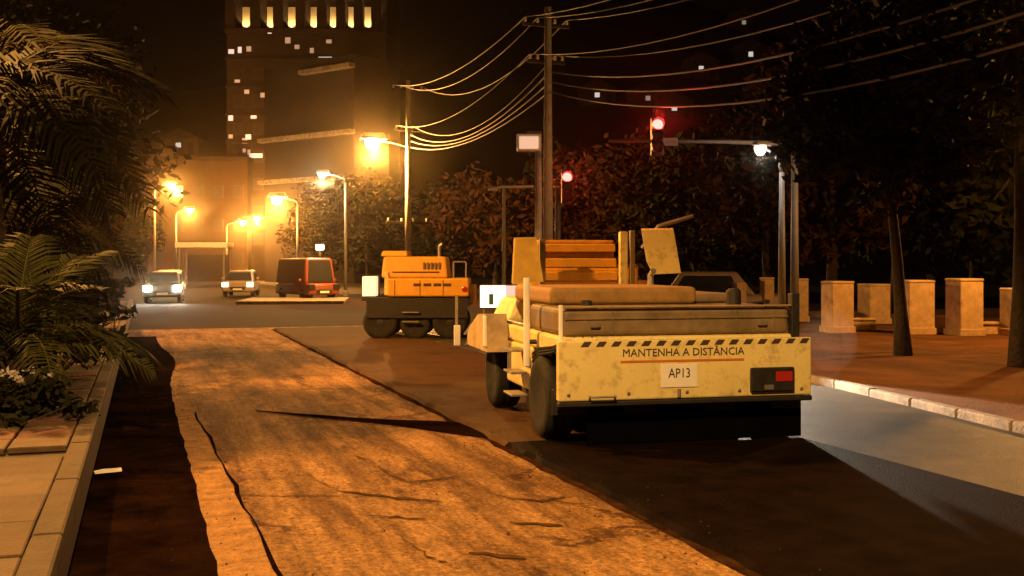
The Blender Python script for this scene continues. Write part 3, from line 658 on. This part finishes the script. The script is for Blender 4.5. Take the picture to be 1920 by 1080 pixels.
# ---------------------------------------------------------------- park pillars and low walls
zp = 26.7
def pillar(px0, px1, py, z, lab, base=.13):
    w_ = (px1 - px0) / F * z; c = W(((px0 + px1) / 2 - CXP) / F * z, z); hh = H + (HY - py) / F * z - base
    t = thing('gate_pillar', lab, 'pillar', (c.x, c.y, base), -YAW + R(4 + (px0 * 7) % 13), 'park gate pillars')
    MB().box(-w_ / 2, w_ / 2, -w_ / 2, w_ / 2, 0, hh - .07, .015, seg=1).build('shaft', M_pillar, t)
    MB().box(-w_ / 2 - .012, w_ / 2 + .012, -w_ / 2 - .012, w_ / 2 + .012, hh - .07, hh, .02, seg=1).build('cap', M_pillar, t)
    MB().box(-w_ / 2 - .03, w_ / 2 + .03, -w_ / 2 - .03, w_ / 2 + .03, 0, .16, .01, seg=1).build('plinth', M_pillar, t)
for px0, px1, py, z, lab in [(1548, 1592, 527, 26, 'park pillar nearest to the roller, pale topped'), (1617, 1660, 532, 30, 'dim park pillar just left of the thin dark trunk'),
        (1692, 1742, 525, 25.5, 'bright park pillar just right of the thin dark trunk'), (1784, 1832, 522, 25, 'tall bright park pillar at the end of the low yellow wall'),
        (1885, 1930, 540, 25, 'dim park pillar at the photo\'s right edge'), (1376, 1396, 530, 33, 'thin far pillar left of its pair beyond the roller'), (1428, 1448, 520, 33, 'thin far pillar right of its pair beyond the roller'),
        (1488, 1512, 522, 31, 'thin far pillar beside the white-headed lamp pole')]:
    pillar(px0, px1, py, z, lab)
def lowwall(px0, px1, py, z, lab):
    a_ = W((px0 - CXP) / F * z, z); b2 = W((px1 - CXP) / F * z, z); L = (b2 - a_).length; hh = H + (HY - py) / F * z - .13
    t = thing('low_wall', lab, 'wall', (a_.x, a_.y, .13), -YAW, 'low park walls')
    MB().box(0, L, -.12, .12, 0, hh - .06, .01, seg=1).build('wall_body', M_pillar, t)
    MB().box(-.0, L, -.16, .16, hh - .06, hh, .01, seg=1).build('coping', M_pillar, t)
lowwall(1716, 1788, 592, 25.9, 'low yellow wall joining the two brightest park pillars')
lowwall(1586, 1640, 596, 27, 'low dim wall between the pale topped pillar and the trunk')
lowwall(1836, 1900, 603, 25.4, 'low dim wall right of the tall bright pillar')

# ---------------------------------------------------------------- trees
def leaf_mesh(name, clumps, per, size, m, rnd):
    v, f = [], []
    for c, cr in clumps:
        for _ in range(per):
            d = Vector((rnd.gauss(0, 1), rnd.gauss(0, 1), rnd.gauss(0, .8)))
            p = c + d.normalized() * cr * rnd.random() ** .5
            a_ = Vector((rnd.gauss(0, 1), rnd.gauss(0, 1), rnd.gauss(0, .7))).normalized()
            b2 = a_.cross(Vector((rnd.gauss(0, 1), rnd.gauss(0, 1), rnd.gauss(0, 1)))).normalized()
            s = size * rnd.uniform(.6, 1.3); k = len(v)
            v += [p - a_ * s, p + b2 * s * .42, p + a_ * s, p - b2 * s * .42]; f.append((k, k + 1, k + 2, k + 3))
    me = bpy.data.meshes.new(name); me.from_pydata(v, [], f); me.materials.append(m); me.update(); return me
def tree(label, p, hgt, cr, base_h, sd, m=M_leaf, trunk_r=.15, n_cl=60, per=90, size=.14, z0=.13, group='park trees', name='tree'):
    rnd = random.Random(sd); t = thing(name, label, 'tree', (p.x, p.y, z0), 0, group)
    lean = Vector((rnd.uniform(-.4, .4), rnd.uniform(-.4, .4), 0)); mid = base_h + (hgt - base_h) * .45
    tr = MB(); pts = [Vector((0, 0, 0)) + lean * (k / 5) ** 2 + Vector((rnd.uniform(-.04, .04), rnd.uniform(-.04, .04), mid * k / 5)) for k in range(6)]
    tr.tube(pts, [trunk_r * (1.35 if k == 0 else 1 - .12 * k) for k in range(6)], 9)
    clumps = []
    for k in range(n_cl):
        while True:
            d = Vector((rnd.uniform(-1, 1), rnd.uniform(-1, 1), rnd.uniform(-1, 1)))
            if .3 < d.length < 1: break
        c = lean + Vector((d.x * cr, d.y * cr, (base_h + hgt) / 2 + d.z * (hgt - base_h) / 2))
        clumps.append((c, cr * rnd.uniform(.16, .34)))
    for k in range(9):
        c = clumps[k * 5 % n_cl][0]; s0 = pts[3 + k % 3]
        tr.tube([s0, s0.lerp(c, .5) + Vector((0, 0, .15 * cr)), c], [trunk_r * .45, trunk_r * .28, .02], 6)
    tr.build('trunk', M_bark, t, smooth=True)
    place('crown', leaf_mesh('crown', clumps, per, size, m, rnd), t)
    return t
Tz = lambda px, z: W((px - CXP) / F * z, z)
tree('tree with a thin dark trunk standing on the orange plaza', Tz(1690, 19.5), 6.0, 1.9, 2.9, 1, M_leaf, .13, 80, 100, .13)
tree('tree with its dark trunk at the photo\'s right edge', Tz(1912, 17.4), 8.6, 3.2, 3.4, 2, M_leaf, .14, 80, 100, .13)
tree('orange-lit tree behind the white-headed lamp pole', Tz(1440, 34), 7.0, 2.4, 2.3, 3, M_leaf2, .16, 70, 90, .17)
tree('tall orange-lit tree beside the high red signal', Tz(1560, 33), 8.6, 3.0, 2.0, 4, M_leaf2, .2, 80, 90, .18)
for k, (px, z, hg, cr, m_, lab) in enumerate([
    (1680, 36, 9.5, 4.0, M_leaf, 'dark bushy park tree behind the dim pillar'), (1830, 34, 9.5, 4.2, M_leaf, 'dark bushy park tree behind the tall bright pillar'),
    (1960, 31, 9.5, 4.0, M_leaf, 'dark bushy park tree at the far right behind the pillars'), (1330, 50, 7.5, 4.0, M_leaf, 'dark tree behind the pale parked car'),
    (1180, 58, 9.0, 4.5, M_leaf2, 'lamplit tree behind the yellow hopper wing'), (1060, 66, 8.8, 4.5, M_leaf, 'dark tree behind the short red signal'),
    (930, 62, 7.2, 4.0, M_leaf2, 'lamplit tree behind the flood lamp pole'), (850, 70, 7.2, 4.2, M_leaf, 'dark tree right of the far wire pole'),
    (690, 82, 8.5, 4.5, M_leaf, 'dark tree behind the small pale lamp'), (610, 96, 9.0, 4.0, M_leaf2, 'lamplit tree behind the second brightest lamp'), (215, 84, 7.5, 3.2, M_leaf, 'dark tree beyond the palms by the left-hand row of lamps')]):
    tree(lab, Tz(px, z), hg, cr, 1.4, 20 + k, m_, .2, 60, 80, .24, z0=0)

# ---------------------------------------------------------------- palms
def frond_mesh(sd, L, droop, m, nleaf=34, wide=.55):
    rnd = random.Random(sd); v, f = [], []
    def pt(t): return Vector((t * L * (1 - .18 * t * droop), 0, L * (.42 * t - droop * .62 * t * t)))
    for i in range(10):                                            # rachis
        a_, b2 = pt(i / 10), pt((i + 1) / 10); r0, r1 = .028 * (1 - i / 11), .028 * (1 - (i + 1) / 11); k = len(v)
        for p, r in ((a_, r0), (b2, r1)): v += [p + Vector((0, r, 0)), p + Vector((0, -r, 0)), p + Vector((0, 0, r))]
        f += [(k, k + 1, k + 4, k + 3), (k + 1, k + 2, k + 5, k + 4), (k + 2, k, k + 3, k + 5)]
    for i in range(nleaf):
        t = .1 + .9 * i / nleaf; p = pt(t); tg = (pt(min(1, t + .02)) - pt(t - .02)).normalized()
        ll = L * wide * math.sin(math.pi * (.12 + .8 * t)) ** .8 * rnd.uniform(.85, 1.1)
        for s_ in (-1, 1):
            d = (tg * rnd.uniform(.55, .8) + Vector((0, s_, 0)) * .9 + Vector((0, 0, rnd.uniform(-.15, .25)))).normalized()
            w_ = tg * .02 * L / 2; k = len(v); q = p + d * ll * .5 + Vector((0, 0, .02)); e = p + d * ll + Vector((0, 0, -.25 * ll))
            v += [p - w_ * .5, p + w_ * .5, q + w_, e, q - w_]; f += [(k, k + 1, k + 2, k + 4), (k + 4, k + 2, k + 3)]
    me = bpy.data.meshes.new('frond'); me.from_pydata(v, [], f); me.materials.append(m); me.update(); return me
fr_long = [frond_mesh(k, 2.6, 1.0 + .25 * k, M_palm, 36, .34) for k in range(3)] + [frond_mesh(9, 2.4, 1.7, M_palm2, 30, .3)]
fr_short = [frond_mesh(40 + k, 1.5, .75 + .3 * k, M_palm_g, 34, .30) for k in range(3)]
def palm(label, p, hgt, frs, n, sd, scale=1.0, tr=.16, up=(-.3, .9)):
    rnd = random.Random(sd); t = thing('palm', label, 'palm tree', (p.x, p.y, .34), 0, 'palms in the planting bed')
    tk = MB(); k = max(4, int(hgt / .25)); ps, rr = [], []
    for i in range(k + 1):
        ps.append((.1 * math.sin(i * .3), 0, hgt * i / k)); rr.append(tr * (1.15 if i % 2 else .95))
    tk.tube(ps, rr, 10).build('trunk', M_bark, t)
    top = Vector(ps[-1])
    for i in range(n):
        me = rnd.choice(frs); a_ = 2 * math.pi * i / n * 2.618 + rnd.uniform(-.2, .2); el = up[0] + (up[1] - up[0]) * (i / n)
        o = place('frond', me, t, top, (rnd.uniform(-.25, .25), -el, a_)); o.scale = (scale * rnd.uniform(.85, 1.1),) * 3
    return t
palm('tall palm nearest the viewer with long dark fronds', Tz(-30, 13.5), 3.3, fr_long, 22, 1, 1.1)
palm('tall palm with high fronds beside the out-of-view lamp', Tz(0, 18), 4.6, fr_long, 22, 2, 1.05)
palm('palm farthest along the wall, drooping towards the headlights', Tz(50, 24), 2.8, fr_long, 22, 3, .85)
palm('short stemmed palm with yellow-green fronds over the banded paving', Tz(10, 10.6), .55, fr_short, 22, 4, 1.05, .2, (-.1, 1.2))
palm('middle palm with crowded fronds behind the short one', Tz(40, 16), 1.7, fr_long, 22, 5, .8, .18, (-.3, 1.1))

def shrub(label, p, hgt, w_, sd, m, n=40, size=.07, cat='shrub', group='shrubs in the planting bed'):
    rnd = random.Random(sd); t = thing('shrub', label, cat, (p.x, p.y, .34), 0, group)
    st = MB(); cl = []
    for k in range(n):
        c = Vector((rnd.gauss(0, w_ * .45), rnd.gauss(0, w_ * .45), hgt * rnd.uniform(.25, 1)))
        cl.append((c, w_ * .22))
        if k % 4 == 0: st.tube([(c.x * .15, c.y * .15, 0), c * .6, c], [.014, .01, .004], 5)
    st.build('stems', M_bark, t); place('foliage', leaf_mesh('foliage', cl, 34, size, m, rnd), t); return t
M_pale = mat('pale_leaf', (.42, .38, .33), .6, 0, .3, 4, 0)
shrub('low dark shrub with leaves under the short palm', Tz(30, 9.6), .4, .5, 5, M_leaf, 30, .06)
s1 = shrub('low shrub with whitish flower heads at the photo\'s left edge', W(-4.5, 9.5), .42, .32, 6, M_leaf, 26, .05)
rnd = random.Random(3)
place('flowers', leaf_mesh('flowers', [(Vector((rnd.gauss(0, .22), rnd.gauss(0, .2), .34 + rnd.random() * .16)), .05) for _ in range(14)], 26, .03, M_pale, rnd), s1)['kind'] = 'stuff'
shrub('dark leafy shrub along the wall beyond the banded paving', Tz(140, 20), .9, .6, 7, M_leaf, 50, .08)
shrub('dark leafy shrub by the wall end near the silver car', Tz(180, 27), 1.2, .7, 8, M_leaf, 50, .09)
shrub('bushy shrub at the foot of the middle palm', Tz(95, 14), .8, .8, 12, M_leaf, 50, .08)
tree('dark broad tree filling the corner behind the palms', Tz(20, 34), 10.5, 4.6, 2.0, 61, M_leaf, .25, 80, 90, .2, z0=.34, group='trees behind the palms')
tree('warm-tinted tree between the palms and the low lit building', Tz(90, 46), 9.5, 3.2, 1.6, 62, M_leaf2, .25, 80, 90, .22, z0=0, group='trees behind the palms')

# ---------------------------------------------------------------- buildings
def facade_window(b, px, py, z, w_, h_, m, origin, name='window', depth=.12):
    """a lit or dark window set proud of a facade that faces the camera"""
    c = at(px, py, z); lx = (Vector((c.x, c.y, 0)) - origin).dot(RT)
    fr = MB().box(lx - w_ / 2 - .08, lx + w_ / 2 + .08, -.10, 0.0, c.z - h_ / 2 - .08, c.z + h_ / 2 + .08).build(name, M_build2, b)
    MB().box(lx - w_ / 2, lx + w_ / 2, -.13, -.102, c.z - h_ / 2, c.z + h_ / 2).build('pane', m, fr)
# tower with the lit crown
tz = 120; to = W((560 - CXP) / F * tz, tz)
tw = thing('tower', 'tall dark tower with a row of lit loggias near its top', 'building', to, -YAW)
x0, x1 = (425 - 560) / F * tz, (722 - 560) / F * tz
MB().box(x0, x1, 0, 16, 0, 27.8).build('wall', M_build, tw)
MB().box(x0, x1, 2.2, 16, 27.8, 34).build('crown_wall', M_build, tw)
MB().box(x0 - .3, x1 + .3, -.4, 16.3, 34, 35.2, .1).build('cornice', M_build, tw)
MB().box(x0 - .2, x1 + .2, -.3, 2.3, 27.805, 28.3, .05).build('balcony_slab', M_build, tw)
for i, px in enumerate((430, 477, 520, 562, 602, 638, 671, 704)):
    x = (px - 560) / F * tz; MB().box(x - .5, x + .5, 0, .8, 28.3, 34, .05).build('column', M_build, tw)
for i, px in enumerate((453, 500, 540, 583, 620, 655, 686)):
    x = (px - 560) / F * tz
    w_ = MB().box(x - .42, x + .42, 2.05, 2.19, 28.5, 31.2).build('lit_panel', mat('pale_plaster', (.6, .45, .25), .9, 0, .1, 1, .02), tw)
    light('SPOT', 'up_light', tw, (x, 1.5, 28.45), 700, (1, .66, .26), .1, (R(168), 0, 0), 75)
for k in range(8):
    z_ = 3.0 + k * 3.1; MB().box(x0 - .12, x1 + .12, -.25, -.005, z_, z_ + .28).build('floor_band', M_build, tw)
lit = [(434, 97), (450, 94), (467, 92), (585, 95), (433, 221), (476, 218), (557, 219), (433, 256), (466, 257), (506, 60), (540, 76), (617, 78)]
rnd = random.Random(77)
for px, py in lit: facade_window(tw, px, py, tz, rnd.uniform(.35, .7), rnd.uniform(.4, .7), rnd.choice((M_cool, M_cool, M_cool2)), to)
for k in range(14): facade_window(tw, rnd.uniform(435, 700), rnd.uniform(70, 300), tz, rnd.uniform(.3, .6), rnd.uniform(.3, .6), M_cool2, to)
for px, py in [(610, 111), (480, 292)]: facade_window(tw, px, py, tz, 1.5, .5, M_cool, to)
rnd = random.Random(12)
for k in range(7):
    for j in range(8):
        x = x0 + 1.3 + j * 2.25; z_ = 4.6 + k * 3.1
        f_ = MB().box(x - .6, x + .6, -.06, -.002, z_ - .7, z_ + .7).build('window', M_build2, tw); MB().box(x - .52, x + .52, -.075, -.061, z_ - .62, z_ + .62).build('pane', M_dim, f_)
# wing with floodlit ledges, angled back to the left
wg = thing('wing_building', 'lower angled wing with floodlit ledges in front of the tower', 'building', W((664 - CXP) / F * 100, 100), -YAW + R(-38))
MB().box(-13, 0, 0, 4.6, 0, 21.5).build('wall', mat('wing_render', (.022, .013, .007), .9, 0, .25, .5, .05), wg)
for k, h_ in enumerate((9.8, 14.0, 20.2)):
    MB().box(-13.2 if k < 2 else -7, .15, -.8, -.005, h_, h_ + .4).build('ledge', M_kerb, wg)
    for j in range(3): light('SPOT', 'ledge_light', wg, (-2 - j * 3.8, -1.4, h_ - 1.6), 50 if k != 1 else 90, (1, .6, .22), .1, (R(165), 0, 0), 110)
# low lit building on the left
lo = W((372 - CXP) / F * 118, 118)
lb = thing('low_building', 'low plain building lit orange behind the left-hand lamps', 'building', lo, -YAW)
MB().box(-5.6, 5.4, 0, 9, 0, 13.2).build('wall', mat('low_building_plaster', (.075, .038, .014), .9, 0, .2, .5, .05), lb); MB().box(-5.8, 5.6, -.2, 9.2, 13.2, 13.7, .05).build('parapet', M_build, lb)
for j in range(5):
    for k in range(3):
        x = -4.4 + j * 2.2; z_ = 2.4 + k * 3.7
        m_ = M_warm if (j, k) == (1, 2) else M_dim
        f_ = MB().box(x - .6, x + .6, -.07, -.002, z_ - .7, z_ + .7).build('window', M_build2, lb); MB().box(x - .5, x + .5, -.09, -.071, z_ - .6, z_ + .6).build('pane', m_, f_)

# hillside with house lights
hv, hf = [], []; nx, ny = 40, 14; rnd = random.Random(2)
def hill_h(X, z_): 
    s = min(1, max(0, (z_ - 130) / 110)); s = s * s * (3 - 2 * s)
    return s * (46 + 10 * math.sin(X * .021 + 1) + 6 * math.sin(X * .06)) * (0.55 + .45 * min(1, max(0, (X + 170) / 140)))
for j in range(ny):
    for i in range(nx):
        X = -180 + i * 9.4; z_ = 128 + j * 11; p = W(X, z_, hill_h(X, z_) - .3); hv.append(p)
for j in range(ny - 1):
    for i in range(nx - 1): k = j * nx + i; hf.append((k, k + 1, k + nx + 1, k + nx))
hl = raw('hill', hv, hf, mat('hill_scrub', (.035, .032, .018), .95, 0, .4, .1, .4, 1)); struct(hl)
for p in hl.data.polygons: p.use_smooth = True
dots = [(1120, 178, 'house with one lit window, lowest on the dark hill'), (1215, 184, 'house with a lit window straight above the high red signal'), (1265, 203, 'house with a lit window just right above the high red signal'),
        (1315, 128, 'house with a lit window among the hanging cables'), (1395, 42, 'highest lit house on the dark hill among the cables'), (1408, 101, 'house with a faint lit window below the cables'), (1757, 32, 'lit house high on the hill above the park trees'),
        (335, 272, 'house with one lit window above the low lit building')]
for px, py, lab in dots:
    zz = 128.0
    while zz < 262:                                                # where the sight line meets the hillside
        p = at(px, py, zz)
        if hill_h((px - CXP) / F * zz, zz) + 1.6 >= p.z: break
        zz += .5
    p = at(px, py, zz); X = (px - CXP) / F * zz; base = p.z - 1.7
    h_ = thing('hill_house', lab, 'house', (p.x, p.y, base), -YAW, 'houses on the dark hill')
    MB().box(-3.2, 3.2, 0.05, 5, -3, 3.0).build('wall', M_build2, h_)
    MB().poly([(-3.5, -.3, 3.0), (3.5, -.3, 3.0), (0, -.3, 4.6)], (0, 5.6, 0)).build('roof', M_roof, h_)
    w1 = MB().box(-.7, .7, -.02, .05, 1.1, 2.3).build('window', M_build2, h_); MB().box(-.4 * (1 + (px % 3) * .12), .4, -.05, -.021, 1.3 - (px % 5) * .04, 2.1).build('pane', M_cool2 if px % 3 == 0 else M_cool, w1)
    MB().box(1.6, 2.5, -.02, .05, 0, 2.1).build('door', M_bark, h_)

# ---------------------------------------------------------------- steam and haze
def volume(name, colr, dens, aniso):
    m = bpy.data.materials.new(name); m.use_nodes = True; nt = m.node_tree; nt.nodes.remove(nt.nodes['Principled BSDF'])
    v = nt.nodes.new('ShaderNodeVolumePrincipled'); v.inputs['Color'].default_value = (*colr, 1); v.inputs['Density'].default_value = dens
    v.inputs['Anisotropy'].default_value = aniso; nt.links.new(v.outputs[0], nt.nodes['Material Output'].inputs['Volume']); return m
st = MB(); rnd = random.Random(8)
for k in range(9):
    c = rb + Matrix.Rotation(RA, 3, 'Z') @ Vector((1.46 + .05 * k + rnd.uniform(-.08, .08), 1.0 - .05 * k, .30 + k * .085)); r_ = .14 + .022 * k
    bmesh.ops.create_icosphere(st.bm, subdivisions=2, radius=1, matrix=Matrix.Translation(c) @ Matrix.Diagonal((r_, r_, r_ * 1.15, 1)))
struct(st.build('steam', volume('steam_air', (.95, .93, .9), .06, .2), smooth=True), 'stuff')
hz = MB().box(-338, 338, -108, 478, -1.0, 76).build('haze', volume('haze_air', (.95, .78, .55), .0005, .98)); struct(hz, 'stuff')
